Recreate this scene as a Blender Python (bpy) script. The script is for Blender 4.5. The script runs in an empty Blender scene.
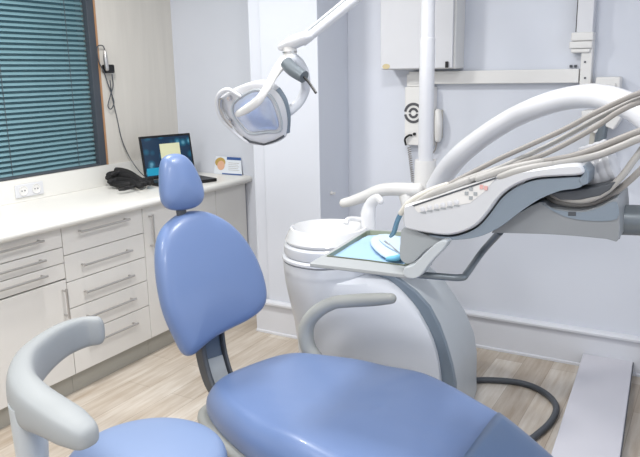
import bpy, bmesh, math, random
from mathutils import Vector, Matrix
random.seed(4)
S = bpy.context.scene
COL = S.collection

# ------------------------------------------------------------------ camera
F = 689.18
YAW, PITCH, ROLL = [math.radians(a) for a in (-29.98472, 12.75365, -1.05116)]
CAM = Vector((0, 0, 1.55))
_f = Vector((math.sin(YAW)*math.cos(PITCH), math.cos(YAW)*math.cos(PITCH), -math.sin(PITCH)))
_r = Vector((math.cos(YAW), -math.sin(YAW), 0))
_u = _r.cross(_f)
RIGHT = math.cos(ROLL)*_r + math.sin(ROLL)*_u
UP = -math.sin(ROLL)*_r + math.cos(ROLL)*_u
cd = bpy.data.cameras.new('camera'); cam = bpy.data.objects.new('camera', cd); COL.objects.link(cam)
cd.sensor_width = 36; cd.lens = F/640*36; cd.clip_start = 0.05; cd.clip_end = 60
cam.matrix_world = Matrix(((RIGHT.x, UP.x, -_f.x, CAM.x), (RIGHT.y, UP.y, -_f.y, CAM.y), (RIGHT.z, UP.z, -_f.z, CAM.z), (0, 0, 0, 1)))
S.camera = cam

def at(px, py, x=None, y=None, z=None):
    """world point seen at a photograph pixel, on the plane x=, y= or z="""
    d = RIGHT*(px-320) + UP*(228.5-py) + _f*F
    if x is not None: t = (x-CAM.x)/d.x
    elif y is not None: t = (y-CAM.y)/d.y
    else: t = (z-CAM.z)/d.z
    return CAM + d*t

# ------------------------------------------------------------------ materials
def lin(c):
    c /= 255
    return c/12.92 if c <= .04045 else ((c+.055)/1.055)**2.4
def rgb(r, g, b): return (lin(r), lin(g), lin(b), 1)
def mat(name, col, rough=.5, metal=0, coat=0, spec=.5, var=.03, scale=6, stretch=(1, 1, 1), bump=0, bscale=200, emit=None, estr=0):
    m = bpy.data.materials.new(name); m.use_nodes = True
    nt = m.node_tree; b = nt.nodes['Principled BSDF']
    b.inputs['Roughness'].default_value = rough; b.inputs['Metallic'].default_value = metal
    b.inputs['Coat Weight'].default_value = coat; b.inputs['Specular IOR Level'].default_value = spec
    tc = nt.nodes.new('ShaderNodeTexCoord'); mp = nt.nodes.new('ShaderNodeMapping')
    mp.inputs['Scale'].default_value = stretch
    nt.links.new(tc.outputs['Object'], mp.inputs['Vector'])
    n = nt.nodes.new('ShaderNodeTexNoise'); n.inputs['Scale'].default_value = scale; n.inputs['Detail'].default_value = 4
    nt.links.new(mp.outputs[0], n.inputs['Vector'])
    cr = nt.nodes.new('ShaderNodeValToRGB')
    c = rgb(*col)
    cr.color_ramp.elements[0].color = tuple(v*(1-var) for v in c[:3])+(1,)
    cr.color_ramp.elements[1].color = tuple(min(1, v*(1+var)) for v in c[:3])+(1,)
    cr.color_ramp.elements[0].position = .3; cr.color_ramp.elements[1].position = .7
    nt.links.new(n.outputs['Fac'], cr.inputs[0]); nt.links.new(cr.outputs[0], b.inputs['Base Color'])
    if bump:
        n2 = nt.nodes.new('ShaderNodeTexNoise'); n2.inputs['Scale'].default_value = bscale
        nt.links.new(mp.outputs[0], n2.inputs['Vector'])
        bp = nt.nodes.new('ShaderNodeBump'); bp.inputs['Strength'].default_value = bump; bp.inputs['Distance'].default_value = .002
        nt.links.new(n2.outputs['Fac'], bp.inputs['Height']); nt.links.new(bp.outputs[0], b.inputs['Normal'])
    if emit:
        b.inputs['Emission Color'].default_value = rgb(*emit); b.inputs['Emission Strength'].default_value = estr
    return m

M = {}
M['wall'] = mat('wall_paint', (211, 215, 224), .7, var=.012, scale=2, bump=.05, bscale=90)
M['wall_left'] = mat('cream_laminate', (212, 208, 200), .5, var=.03, scale=5, stretch=(6, 6, .5))
M['base'] = mat('baseboard_paint', (214, 216, 222), .45, var=.01)
M['ceiling'] = mat('ceiling_paint', (235, 235, 235), .8)
M['cab'] = mat('white_lacquer', (228, 226, 222), .35, var=.01)
M['carcass'] = mat('carcass_edge', (150, 148, 142), .6)
M['top'] = mat('worktop_laminate', (228, 227, 222), .35, var=.015)
M['plinth'] = mat('plinth_grey', (168, 166, 158), .5)
M['steel'] = mat('brushed_steel', (196, 194, 192), .3, metal=.9)
M['chrome'] = mat('chrome', (205, 205, 210), .12, metal=1)
M['white'] = mat('white_plastic', (214, 215, 219), .28, coat=.3, var=.01)
M['white2'] = mat('offwhite_plastic', (224, 223, 221), .4, var=.01)
M['cream'] = mat('cream_plastic', (196, 193, 184), .45)
M['ceramic'] = mat('white_ceramic', (218, 219, 221), .12, coat=.6, var=.005)
M['shell'] = mat('unit_shell', (210, 213, 219), .3, coat=.2, var=.01)
M['silver'] = mat('silver_grey_plastic', (160, 165, 168), .42, var=.015)
M['silver2'] = mat('pale_silver_plastic', (186, 192, 196), .42, var=.015)
M['slate'] = mat('slate_blue_plastic', (122, 134, 146), .38, var=.02)
M['console'] = mat('console_plastic', (202, 204, 208), .32, coat=.2, var=.01)
M['grey'] = mat('warm_grey_knuckle', (134, 138, 142), .4)
M['slatedark'] = mat('dark_slate_plate', (78, 92, 110), .4)
M['slate2'] = mat('slate_metal', (112, 120, 126), .35, metal=.3)
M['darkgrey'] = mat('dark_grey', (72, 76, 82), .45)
M['black'] = mat('black_plastic', (18, 18, 20), .4)
M['blackm'] = mat('black_fabric', (20, 20, 22), .7)
M['vinyl'] = mat('blue_vinyl', (108, 130, 173), .36, coat=.12, spec=.5, var=.015, bump=.04, bscale=300)
M['vinyl2'] = mat('blue_vinyl_foot_cover', (84, 108, 144), .3, coat=.25, var=.02)
M['vinyl_st'] = mat('pale_blue_vinyl', (130, 150, 187), .42, var=.01, bump=.04, bscale=300)
M['armgrey'] = mat('moulded_grey_foam', (160, 164, 166), .5, spec=.4, var=.012, bump=.03)
M['rest'] = mat('warm_grey_plastic', (166, 168, 165), .45)
M['hose'] = mat('grey_beige_hose', (146, 142, 138), .5, var=.04)
M['hose2'] = mat('pale_hose', (162, 160, 157), .45, var=.03)
M['paper'] = mat('blue_paper', (152, 184, 214), .8, var=.03)
M['mask'] = mat('mask_fabric', (178, 196, 214), .85, var=.03)
M['maskblue'] = mat('mask_blue', (110, 176, 210), .8)
M['traymetal'] = mat('tray_steel', (140, 148, 132), .35, metal=.5)
M['bluesteel'] = mat('blue_steel', (120, 160, 185), .25, metal=.6)
M['slat'] = mat('teal_slat', (112, 146, 155), .5, var=.06, scale=3)
M['frame'] = mat('window_frame_grey', (66, 72, 80), .5)
M['wood'] = mat('wood_edge', (176, 134, 98), .5)
M['red'] = mat('red_mark', (222, 172, 168), .5)
M['gold'] = mat('gold_sticker', (205, 190, 150), .4)
M['spiral'] = mat('dark_ring_print', (80, 80, 84), .5)
M['platform'] = mat('platform_laminate', (206, 205, 212), .35, var=.01)
M['lens'] = mat('lamp_lens', (192, 204, 228), .12, coat=.8, metal=.25, var=.22, scale=9)
M['note'] = mat('screen_window', (190, 190, 160), .4, emit=(178, 180, 140), estr=.45)
M['cyan'] = mat('screen_bar', (20, 120, 150), .4, emit=(10, 120, 150), estr=.6)
M['skin'] = mat('printed_face', (224, 178, 150), .6)
M['hair'] = mat('printed_hair', (190, 160, 90), .6)
M['navy'] = mat('printed_blue', (60, 92, 150), .5)
M['cardw'] = mat('card_white', (226, 232, 240), .6)

def glass_mat():
    m = bpy.data.materials.new('window_glass'); m.use_nodes = True
    b = m.node_tree.nodes['Principled BSDF']
    b.inputs['Transmission Weight'].default_value = 1; b.inputs['Roughness'].default_value = .02
    b.inputs['Base Color'].default_value = (.75, .92, .95, 1); b.inputs['IOR'].default_value = 1.2
    return m
M['glass'] = glass_mat()

def screen_mat():
    m = bpy.data.materials.new('laptop_screen'); m.use_nodes = True
    nt = m.node_tree; b = nt.nodes['Principled BSDF']
    tc = nt.nodes.new('ShaderNodeTexCoord'); v = nt.nodes.new('ShaderNodeTexVoronoi'); v.inputs['Scale'].default_value = 17
    nt.links.new(tc.outputs['Object'], v.inputs['Vector'])
    cr = nt.nodes.new('ShaderNodeValToRGB'); e = cr.color_ramp.elements
    e[0].position = .12; e[0].color = rgb(110, 175, 200); e[1].position = .5; e[1].color = rgb(8, 40, 72)
    k = e.new(.28); k.color = rgb(20, 100, 130)
    nt.links.new(v.outputs['Distance'], cr.inputs[0])
    nt.links.new(cr.outputs[0], b.inputs['Emission Color']); b.inputs['Emission Strength'].default_value = .6
    b.inputs['Base Color'].default_value = (.01, .02, .03, 1); b.inputs['Roughness'].default_value = .2
    return m
M['screen'] = screen_mat()

def floor_mat():
    m = bpy.data.materials.new('oak_planks'); m.use_nodes = True
    nt = m.node_tree; b = nt.nodes['Principled BSDF']; N = nt.nodes.new; Lk = nt.links.new
    tc = N('ShaderNodeTexCoord'); mp = N('ShaderNodeMapping')
    mp.inputs['Rotation'].default_value = (0, 0, math.radians(90)); mp.inputs['Location'].default_value = (.35, .08, 0)
    Lk(tc.outputs['Object'], mp.inputs['Vector'])
    br = N('ShaderNodeTexBrick'); br.inputs['Scale'].default_value = 1
    br.inputs['Brick Width'].default_value = .85; br.inputs['Row Height'].default_value = .145
    br.inputs['Mortar Size'].default_value = .0012; br.inputs['Bias'].default_value = -.1
    br.offset = .37; br.offset_frequency = 2
    br.inputs['Color1'].default_value = rgb(226, 221, 213); br.inputs['Color2'].default_value = rgb(196, 185, 171)
    br.inputs['Mortar'].default_value = rgb(176, 164, 150)
    Lk(mp.outputs[0], br.inputs['Vector'])
    mp2 = N('ShaderNodeMapping'); mp2.inputs['Scale'].default_value = (14, 1.2, 1); Lk(tc.outputs['Object'], mp2.inputs['Vector'])
    n = N('ShaderNodeTexNoise'); n.inputs['Scale'].default_value = 2.2; n.inputs['Detail'].default_value = 8; n.inputs['Roughness'].default_value = .65
    Lk(mp2.outputs[0], n.inputs['Vector'])
    cr = N('ShaderNodeValToRGB'); e = cr.color_ramp.elements
    e[0].position = .3; e[0].color = rgb(205, 190, 172); e[1].position = .68; e[1].color = (1, 1, 1, 1)
    Lk(n.outputs['Fac'], cr.inputs[0])
    mx = N('ShaderNodeMix'); mx.data_type = 'RGBA'; mx.blend_type = 'MULTIPLY'; mx.inputs[0].default_value = .75
    Lk(br.outputs['Color'], mx.inputs[6]); Lk(cr.outputs[0], mx.inputs[7])
    n3 = N('ShaderNodeTexNoise'); n3.inputs['Scale'].default_value = 2.5; Lk(tc.outputs['Object'], n3.inputs['Vector'])
    cr3 = N('ShaderNodeValToRGB'); e = cr3.color_ramp.elements
    e[0].position = .35; e[0].color = rgb(226, 220, 214); e[1].position = .65; e[1].color = (1, 1, 1, 1)
    Lk(n3.outputs['Fac'], cr3.inputs[0])
    mx2 = N('ShaderNodeMix'); mx2.data_type = 'RGBA'; mx2.blend_type = 'MULTIPLY'; mx2.inputs[0].default_value = .6
    Lk(mx.outputs[2], mx2.inputs[6]); Lk(cr3.outputs[0], mx2.inputs[7])
    Lk(mx2.outputs[2], b.inputs['Base Color'])
    b.inputs['Roughness'].default_value = .5
    return m
M['floor'] = floor_mat()

# ------------------------------------------------------------------ object helpers
ORG = {}
def thing(name, label, cat, loc, group=None):
    o = bpy.data.objects.new(name, None); COL.objects.link(o); o.location = loc
    o.empty_display_size = .05
    o['label'] = label; o['category'] = cat
    if group: o['group'] = group
    ORG[o] = Vector(loc)
    return o
def tag(o, label, cat, group=None):
    o['label'] = label; o['category'] = cat
    if group: o['group'] = group
    return o
def ob(name, bm, m, parent=None, label=None, smooth=True, subd=0, bevel=0, seg=3, kind=None):
    bmesh.ops.recalc_face_normals(bm, faces=bm.faces)
    if parent is not None: org = ORG[parent]
    else:
        xs = [v.co for v in bm.verts]
        org = Vector(((min(v.x for v in xs)+max(v.x for v in xs))/2, (min(v.y for v in xs)+max(v.y for v in xs))/2, min(v.z for v in xs)))
    for v in bm.verts: v.co -= org
    me = bpy.data.meshes.new(name); bm.to_mesh(me); bm.free()
    o = bpy.data.objects.new(name, me); COL.objects.link(o)
    o.data.materials.append(m if not isinstance(m, str) else M[m])
    for p in me.polygons: p.use_smooth = smooth
    if parent is not None: o.parent = parent
    else: o.location = org
    ORG[o] = org
    if bevel:
        md = o.modifiers.new('bevel', 'BEVEL'); md.width = bevel; md.segments = seg; md.limit_method = 'ANGLE'; md.angle_limit = math.radians(40)
    if subd:
        md = o.modifiers.new('subdivision', 'SUBSURF'); md.levels = subd; md.render_levels = subd
    elif smooth:
        bpy.context.view_layer.objects.active = o
        me.set_sharp_from_angle(angle=math.radians(38))
    if bevel and smooth:
        md = o.modifiers.new('normals', 'WEIGHTED_NORMAL'); md.keep_sharp = False
    if label: o['label'] = label
    if kind: o['kind'] = kind
    return o
def struct(name, bm, m, **k): return ob(name, bm, m, kind='structure', smooth=k.pop('smooth', False), **k)

def B(): return bmesh.new()
def box(bm, x0, x1, y0, y1, z0, z1):
    vs = [bm.verts.new((x, y, z)) for z in (z0, z1) for x, y in ((x0, y0), (x1, y0), (x1, y1), (x0, y1))]
    for f in ((3, 2, 1, 0), (4, 5, 6, 7), (0, 1, 5, 4), (1, 2, 6, 5), (2, 3, 7, 6), (3, 0, 4, 7)): bm.faces.new([vs[i] for i in f])
    return bm
def boxb(*a): return box(B(), *a)
def rings(bm, rs, cap0=True, cap1=True, closed=True):
    R = [[bm.verts.new(p) for p in r] for r in rs]
    n = len(R[0])
    for a, b in zip(R, R[1:]):
        for i in range(n if closed else n-1):
            j = (i+1) % n
            bm.faces.new((a[i], a[j], b[j], b[i]))
    if cap0: bm.faces.new(R[0][::-1])
    if cap1: bm.faces.new(R[-1])
    return bm
def catmull(pts, k=6):
    P = [Vector(p) for p in pts]
    if len(P) < 3: return P
    Q = [2*P[0]-P[1]]+P+[2*P[-1]-P[-2]]; out = []
    for i in range(1, len(Q)-2):
        a, b, c, d = Q[i-1:i+3]
        for j in range(k):
            t = j/k
            out.append(.5*((2*b)+(c-a)*t+(2*a-5*b+4*c-d)*t*t+(3*b-3*c+d-a)*t**3))
    out.append(P[-1]); return out
def tube(bm, pts, r, k=6, n=14, flat=1, up=None, smooth=True, round_ends=False):
    """swept tube; r number or list of per-control-point radii; flat scales the section along the up direction"""
    rs = r if isinstance(r, (list, tuple)) else [r]*len(pts)
    if smooth and len(pts) > 2:
        c = catmull([tuple(p) for p in pts], k)
        rr = [v.x for v in catmull([(q, 0, 0) for q in rs], k)]
    else: c = [Vector(p) for p in pts]; rr = list(rs)
    if round_ends:
        t0 = (c[0]-c[1]).normalized(); t1 = (c[-1]-c[-2]).normalized(); r0, r1 = rr[0], rr[-1]
        pre, prr, post, porr = [], [], [], []
        for a in (80, 55, 28):
            s = math.sin(math.radians(a)); co = math.cos(math.radians(a))
            pre.append(c[0]+t0*r0*s); prr.append(r0*co)
        for a in (28, 55, 80):
            s = math.sin(math.radians(a)); co = math.cos(math.radians(a))
            post.append(c[-1]+t1*r1*s); porr.append(r1*co)
        c = pre+c+post; rr = prr+rr+porr
    ref = Vector(up) if up is not None else None
    R = []; prev = None
    for i, p in enumerate(c):
        t = (c[min(i+1, len(c)-1)]-c[max(i-1, 0)]).normalized()
        if prev is None:
            u = ref if ref is not None else (Vector((0, 0, 1)) if abs(t.z) < .9 else Vector((1, 0, 0)))
        else: u = ref if ref is not None else prev
        u = (u-t*u.dot(t)).normalized(); prev = u; w = t.cross(u)
        R.append([p+(u*math.cos(a)*flat+w*math.sin(a))*rr[i] for a in [2*math.pi*q/n for q in range(n)]])
    return rings(bm, R)
def cyl(bm, p0, p1, r, r1=None, n=24):
    return tube(bm, [p0, p1], [r, r if r1 is None else r1], n=n, smooth=False)
def lathe(bm, c, prof, n=40, sx=1, sy=1):
    c = Vector(c)
    R = [[c+Vector((r*math.cos(a)*sx, r*math.sin(a)*sy, z)) for a in [2*math.pi*q/n for q in range(n)]] for r, z in prof]
    return rings(bm, R)
def prism(bm, front, back):
    return rings(bm, [front, back])
def inset(o, d):
    n = len(o); out = []
    A = sum(o[i][0]*o[(i+1) % n][1]-o[(i+1) % n][0]*o[i][1] for i in range(n))
    sg = 1 if A > 0 else -1
    for i in range(n):
        ax, ay = o[i-1]; bx, by = o[(i+1) % n]
        tx, ty = bx-ax, by-ay; l = math.hypot(tx, ty) or 1
        out.append((o[i][0]-sg*ty/l*d, o[i][1]+sg*tx/l*d))
    for _ in range(int(d/.006) if n > 30 else 0):
        out = [((out[i-1][0]+2*out[i][0]+out[(i+1) % n][0])/4, (out[i-1][1]+2*out[i][1]+out[(i+1) % n][1])/4) for i in range(n)]
    return out
def smooth_loop(o, n):
    """resample a closed 2D control polygon as a smooth loop of n points"""
    P = [Vector((a, b, 0)) for a, b in o]; m = len(P); out = []
    k = 12; dense = []
    for i in range(m):
        a, b, c, d = P[i-1], P[i], P[(i+1) % m], P[(i+2) % m]
        for j in range(k):
            t = j/k
            dense.append(.5*((2*b)+(c-a)*t+(2*a-5*b+4*c-d)*t*t+(3*b-3*c+d-a)*t**3))
    L = [0]
    for i in range(len(dense)): L.append(L[-1]+(dense[(i+1) % len(dense)]-dense[i]).length)
    for q in range(n):
        s = L[-1]*q/n; i = 0
        lo = 0
        while L[lo+1] < s: lo += 1
        f = (s-L[lo])/max(1e-9, L[lo+1]-L[lo]); p = dense[lo].lerp(dense[(lo+1) % len(dense)], f)
        out.append((p.x, p.y))
    return out
def cushion(bm, outline, prof, fn, inner_w0, inner_w1):
    """closed pad: prof is a list of (inset distance, w) from the back rim to the front rim; the two faces are filled with shrinking rings"""
    rr = []
    cx = sum(p[0] for p in outline)/len(outline); cy = sum(p[1] for p in outline)/len(outline)
    d0, w0 = prof[0]; base0 = inset(outline, d0); d1, w1 = prof[-1]; base1 = inset(outline, d1)
    def sc(o, s): return [(cx+(a-cx)*s, cy+(b-cy)*s) for a, b in o]
    def sm(o, k):
        n = len(o)
        for _ in range(k): o = [((o[i-1][0]+2*o[i][0]+o[(i+1) % n][0])/4, (o[i-1][1]+2*o[i][1]+o[(i+1) % n][1])/4) for i in range(n)]
        return o
    SS = ((.02, 60), (.2, 45), (.4, 30), (.6, 18), (.8, 8))
    for s, k in SS: rr.append([fn(a, b, w0+(inner_w0-w0)*(1-s*s)) for a, b in sc(sm(base0, k), s)])
    for d, w in prof: rr.append([fn(a, b, w) for a, b in inset(outline, d)])
    for s, k in SS[::-1]: rr.append([fn(a, b, w1+(inner_w1-w1)*(1-s*s)) for a, b in sc(sm(base1, k), s)])
    return rings(bm, rr)
def grid_strip(bm, a, b):
    """face strip between two point rows"""
    A = [bm.verts.new(p) for p in a]; Bv = [bm.verts.new(p) for p in b]
    for i in range(len(a)-1): bm.faces.new((A[i], A[i+1], Bv[i+1], Bv[i]))
    return bm
V = Vector

# ================================================================== THE ROOM
XL, XR, YB, YF, H = -3.22, 1.5, 3.655, -1.3, 2.6
struct('floor', boxb(XL-.1, XR+.1, YF-.1, YB+.1, -.05, 0), 'floor')
struct('ceiling', boxb(XL-.1, XR+.1, YF-.1, YB+.1, H, H+.05), 'ceiling')
struct('wall_back', boxb(XL-.1, XR+.1, YB, YB+.1, 0, H), 'wall')
struct('wall_right', boxb(XR, XR+.1, YF, YB, 0, H), 'wall')
struct('wall_front', boxb(XL-.1, XR+.1, YF-.1, YF, 0, H), 'wall')
# left wall with the window opening
WY0, WY1, WZ0, WZ1 = .6, 2.985, 1.026, 2.3
bm = B()
box(bm, XL-.1, XL, YF, WY0, 0, H); box(bm, XL-.1, XL, WY1, YB, 0, H)
box(bm, XL-.1, XL, WY0, WY1, 0, WZ0); box(bm, XL-.1, XL, WY0, WY1, WZ1, H)
struct('wall_left', bm, 'wall_left')
bm = B(); box(bm, -2.355, -1.9, 3.312, YB-.001, 0.001, H-.001); struct('trim_1', bm, 'wall', bevel=.006)
bm = B(); box(bm, -2.264, -1.893, 3.29, 3.311, 0.001, H-.001); struct('trim_2', bm, 'wall', bevel=.004)
# baseboards: tall painted skirting with a lip, thin bead on the floor
def skirting(name, pts):
    bm = B()
    prof = [(0, 0), (.016, 0), (.016, .012), (.008, .016), (.008, .182), (.03, .188), (.032, .2), (.028, .208), (0, .214)]
    rs = []
    for (x, y, nx, ny) in pts: rs.append([(x+nx*d, y+ny*d, z+.0005) for d, z in prof])
    rings(bm, rs); return struct(name, bm, 'base')
skirting('baseboard_back', [(-1.892, YB-.001, 0, -1), (XR, YB-.001, 0, -1)])
skirting('baseboard_pilaster', [(-2.355, 3.289, 0, -1), (-1.885, 3.289, 0, -1)])
skirting('baseboard_right', [(XR-.001, YF, -1, 0), (XR-.001, YB-.03, -1, 0)])

# window
bm = B()
for (a, b, c, d) in ((WY0, WY0+.07, WZ0, WZ1), (WY1-.052, WY1, WZ0, WZ1), (WY0+.07, WY1-.052, WZ1-.06, WZ1), (WY0+.07, WY1-.052, WZ0, WZ0+.012)):
    box(bm, XL-.03, XL+.006, a, b, c, d)
win = struct('window_1', bm, 'frame', bevel=.003)
ob('wooden_edge', boxb(XL, XL+.008, WY1, WY1+.012, WZ0, WZ1), 'wood', win, smooth=False, label='thin wooden edge strip')
ob('glass_pane', boxb(XL-.085, XL-.08, WY0+.06, WY1-.06, WZ0+.01, WZ1-.05), 'glass', win, smooth=False)
bm = B(); z = WZ0+.022
yA, yB = WY0+.05, WY1-.015
while z < WZ1-.07:
    prof = []
    for i in range(7):
        t = i/6-.5
        prof.append((XL-.05+t*.024, z-t*.0175+.003*(1-4*t*t)))
    up = [(yA, p) for p in prof]
    r0 = [(p[0], yA, p[1]) for p in prof]+[(p[0], yA, p[1]-.0012) for p in prof[::-1]]
    r1 = [(p[0], yB, p[1]) for p in prof]+[(p[0], yB, p[1]-.0012) for p in prof[::-1]]
    rings(bm, [r0, r1]); z += .0278
bl = thing('venetian_blind', 'teal venetian blind filling the grey framed window', 'blind', (XL-.05, 1.8, WZ0+.02))
ob('slats', bm, 'slat', bl)
ob('head_rail', boxb(XL-.066, XL-.034, yA, yB, WZ1-.066, WZ1-.064+.0), 'frame', bl, smooth=False)
for y in (.95, 2.36, 2.81):
    bm = B()
    for dx in (-.036, -.064): cyl(bm, (XL+dx, y, WZ0+.015), (XL+dx, y, WZ1-.066), .0016, n=6)
    ob('ladder_cord', bm, 'darkgrey', bl)

# ================================================================== CABINETS
XD = -2.66          # face of the doors
def handle(parent, y0, y1, z, vertical=False, y=None):
    bm = B(); xo = XD+.032
    if not vertical:
        cyl(bm, (xo, y0, z), (xo, y1, z), .006, n=10)
        for q in (y0+.012, y1-.012): cyl(bm, (XD+.002, q, z), (xo, q, z), .005, n=8)
    else:
        cyl(bm, (xo, y, y0), (xo, y, y1), .006, n=10)
        for q in (y0+.012, y1-.012): cyl(bm, (XD+.002, y, q), (xo, y, q), .005, n=8)
    return ob('handle', bm, 'steel', parent)
def cabinet(y0, y1, label, fronts, group='white base cabinets under the worktop'):
    t = thing('base_cabinet', label, 'cabinet', (XD-.25, (y0+y1)/2, 0), group)
    ob('body', boxb(XL+.04, XD-.019, y0+.001, y1-.001, .105, .855), 'carcass', t, smooth=False)
    ob('plinth', boxb(XD-.05, XD-.032, y0+.001, y1-.001, .001, .1), 'plinth', t, smooth=False)
    for f in fronts:
        kind, a, b, z0, z1 = f[:5]
        d = ob(kind, boxb(XD-.018, XD, a+.002, b-.002, z0+.002, z1-.002), 'cab', t, bevel=.0015, seg=1)
        if len(f) > 5:
            h = f[5]
            if h[0] == 'h': handle(d, h[1], h[2], h[3])
            else: handle(d, h[1], h[2], None, True, h[3])
def zf(px, py): return at(px, py, x=XD).z
def yf(px, py): return at(px, py, x=XD).y
yA0, yA1 = 1.60, yf(61, 229)
yM1 = yf(142, 210.2)
d1, d2, d3, d4 = zf(65, 255.8), zf(67.7, 282.6), zf(71, 308.9), zf(110, 321.6)
lo = .105
yh = lambda px, py: at(px, py, x=XD+.032).y
zh = lambda px, py: at(px, py, x=XD+.032).z
hA = yh(81, 232), yh(130, 219)
zs = [.855, d1, d2, d3, d4, lo]
hz = [zh(105, 225.7), zh(109, 257.7), zh(113, 283.2), zh(123, 304), zh(124, 329.5)]
mid = [('drawer', yA1, yM1, zs[i+1], zs[i], ('h', hA[0], hA[1], hz[i])) for i in range(5)]
e1, e2, e3 = zf(58, 248.5), zf(62, 263.5), zf(66, 278.4)
hl = [zh(44, 241), zh(46, 260.5), zh(48, 276)]
left = [('drawer', yA1-.6, yA1, b, a, ('h', yA1-.5, yh(44, 241), h)) for (a, b), h in zip(((.855, e1), (e1, e2), (e2, e3)), hl)]
left.append(('door', yA1-.6, yA1, lo, e3-.004, ('v', zf(68, 316), zf(62, 288), yA1-.03)))
cabinet(yA1-.6, yA1, 'white base cabinet at the left photo edge, three shallow drawers over a door', left)
cabinet(yA1, yM1, 'white base cabinet with five horizontal bar drawer handles', mid)
w = (3.64-yM1)/3
cabinet(yM1, yM1+w, 'white base cabinet with one vertical bar handle, right of the drawers', [('door', yM1, yM1+w, lo, .855, ('v', zf(158, 245), zf(149, 214), yM1+.045))])
cabinet(yM1+w, yM1+2*w, 'plain white base cabinet mostly behind the blue backrest', [('door', yM1+w, yM1+2*w, lo, .855)])
cabinet(yM1+2*w, 3.64, 'plain white base cabinet at the back wall end of the row', [('door', yM1+2*w, 3.64, lo, .855)])
# worktop with a rounded nose
wt = thing('worktop', 'long off-white worktop with rounded front edge over the cabinets', 'worktop', (-2.9, 2.3, .858))
prof = [(XL+.003, .858), (-2.632, .858), (-2.622, .860), (-2.614, .867), (-2.611, .878), (-2.614, .890), (-2.622, .897), (-2.634, .9), (XL+.003, .9)]
ob('worktop_slab', rings(B(), [[(x, y, z) for x, z in prof] for y in (yA1-.65, YB-.003)]), 'top', wt)
ob('backsplash', boxb(XL+.002, XL+.012, yA1-.65, YB-.003, .901, WZ0-.002), 'top', wt, smooth=False)
# double socket on the backsplash
sk = thing('wall_socket', 'white double power socket on the backsplash under the blind', 'socket', (XL+.02, 2.45, .955))
ya, yb = at(15, 195, x=XL+.013).y, at(43, 190, x=XL+.013).y
za, zb = .925, .995
ob('faceplate', boxb(XL+.013, XL+.02, ya, yb, za, zb), 'white', sk, bevel=.003)
for i in (0, 1):
    yc = ya+(yb-ya)*(.27+.46*i)
    bm = B(); x0 = XL+.0205
    R_ = [[V((x, yc+r*math.cos(a), (za+zb)/2+r*math.sin(a))) for a in [2*math.pi*q/24 for q in range(24)]] for x, r in ((x0, .027), (x0+.003, .027), (x0+.003, .023), (x0+.0005, .021))]
    so = ob('socket_well', rings(bm, R_), 'white2', sk)
    bm = B()
    for dy in (-.009, .009): cyl(bm, (x0+.0004, yc+dy, .96), (x0+.0022, yc+dy, .96), .0035, n=10)
    ob('pin_hole', bm, 'darkgrey', so)

# ================================================================== LAPTOP
# open laptop with its back near the corner; local frame from the two lower screen corners
LZ = .9015
p0 = at(146, 184, z=LZ); p1 = at(192, 178, z=LZ)
ax = (p1-p0); ax.z = 0
p1 = p0+ax.normalized()*.36
ax = ax.normalized(); ay = V((-ax.y, ax.x, 0))   # ay points away to the wall
if ay.y < 0 and ay.x > 0: ay = -ay
fr = -ay
lp = thing('laptop', 'open black laptop with blue-green desktop screen in the worktop corner', 'laptop', tuple(p0+ax*.18+V((0, 0, 0))))
def LP(u, v, w): return p0+ax*u+fr*v+V((0, 0, w))
def qbox(bm, fn, u0, u1, v0, v1, w0, w1):
    vs = [bm.verts.new(fn(u, v, w)) for w in (w0, w1) for u, v in ((u0, v0), (u1, v0), (u1, v1), (u0, v1))]
    for f in ((3, 2, 1, 0), (4, 5, 6, 7), (0, 1, 5, 4), (1, 2, 6, 5), (2, 3, 7, 6), (3, 0, 4, 7)): bm.faces.new([vs[i] for i in f])
    return bm
ob('keyboard_deck', qbox(B(), LP, 0, .36, 0, .24, 0, .02), 'black', lp, bevel=.004)
bm = B()
for r in range(5):
    for c in range(14): qbox(bm, LP, .02+c*.0231, .039+c*.0231, .03+r*.021, .047+r*.021, .0205, .0225)
ob('keys', bm, 'darkgrey', lp, smooth=False)
tl = math.radians(10)
def SC(u, h, w): return LP(u, -.004-h*math.sin(tl)-w*math.cos(tl)+.0, .021+h*math.cos(tl)-w*math.sin(tl))
HS = .268
lid = ob('lid', qbox(B(), SC, 0, .36, 0, HS, 0, .008), 'black', lp, bevel=.003)
ob('screen', qbox(B(), SC, .014, .346, .018, HS-.014, -.0012, -.0004), 'screen', lp, smooth=False, label='blue-green glowing screen')
ob('screen_window', qbox(B(), SC, .13, .27, .05, HS-.055, -.003, -.0016), 'note', lp, smooth=False, label='pale yellow window on the screen')
ob('screen_panel', qbox(B(), SC, .02, .12, .024, .07, -.003, -.0016), 'cyan', lp, smooth=False, label='bright cyan panel on the screen')

# black bundle of cable and soft strap
cb = thing('cable_bundle', 'black heaped cable bundle on the worktop left of the laptop', 'cable', tuple(at(130, 188, z=.9)))
bm = B()
base = at(108, 181, z=.93)
def cp(px, py, z): return at(px, py, z=z)+V((0, 0, .014))
strands = [[(107, 177, .95), (115, 173, .965), (128, 175, .96), (140, 182, .93), (150, 186, .92)],
           [(108, 180, .94), (118, 178, .95), (130, 180, .945), (142, 186, .92), (152, 184, .925)],
           [(110, 184, .93), (118, 183, .93), (130, 184, .93), (140, 188, .915), (146, 184, .92)],
           [(112, 186, .915), (122, 187, .915), (133, 186, .92), (144, 183, .93), (152, 181, .935)],
           [(112, 177, .965), (121, 175, .968), (134, 180, .945), (141, 184, .93), (148, 182, .93)]]
for s_ in strands: tube(bm, [cp(*q) for q in s_], [.016, .022, .02, .018, .012], n=10, round_ends=True)
ob('strap', bm, 'blackm', cb)
ob('plug', tube(B(), [cp(120, 192, .913), cp(126, 191, .914), cp(134, 189, .914)], [.009, .011, .009], n=10, round_ends=True), 'black', cb)
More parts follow.
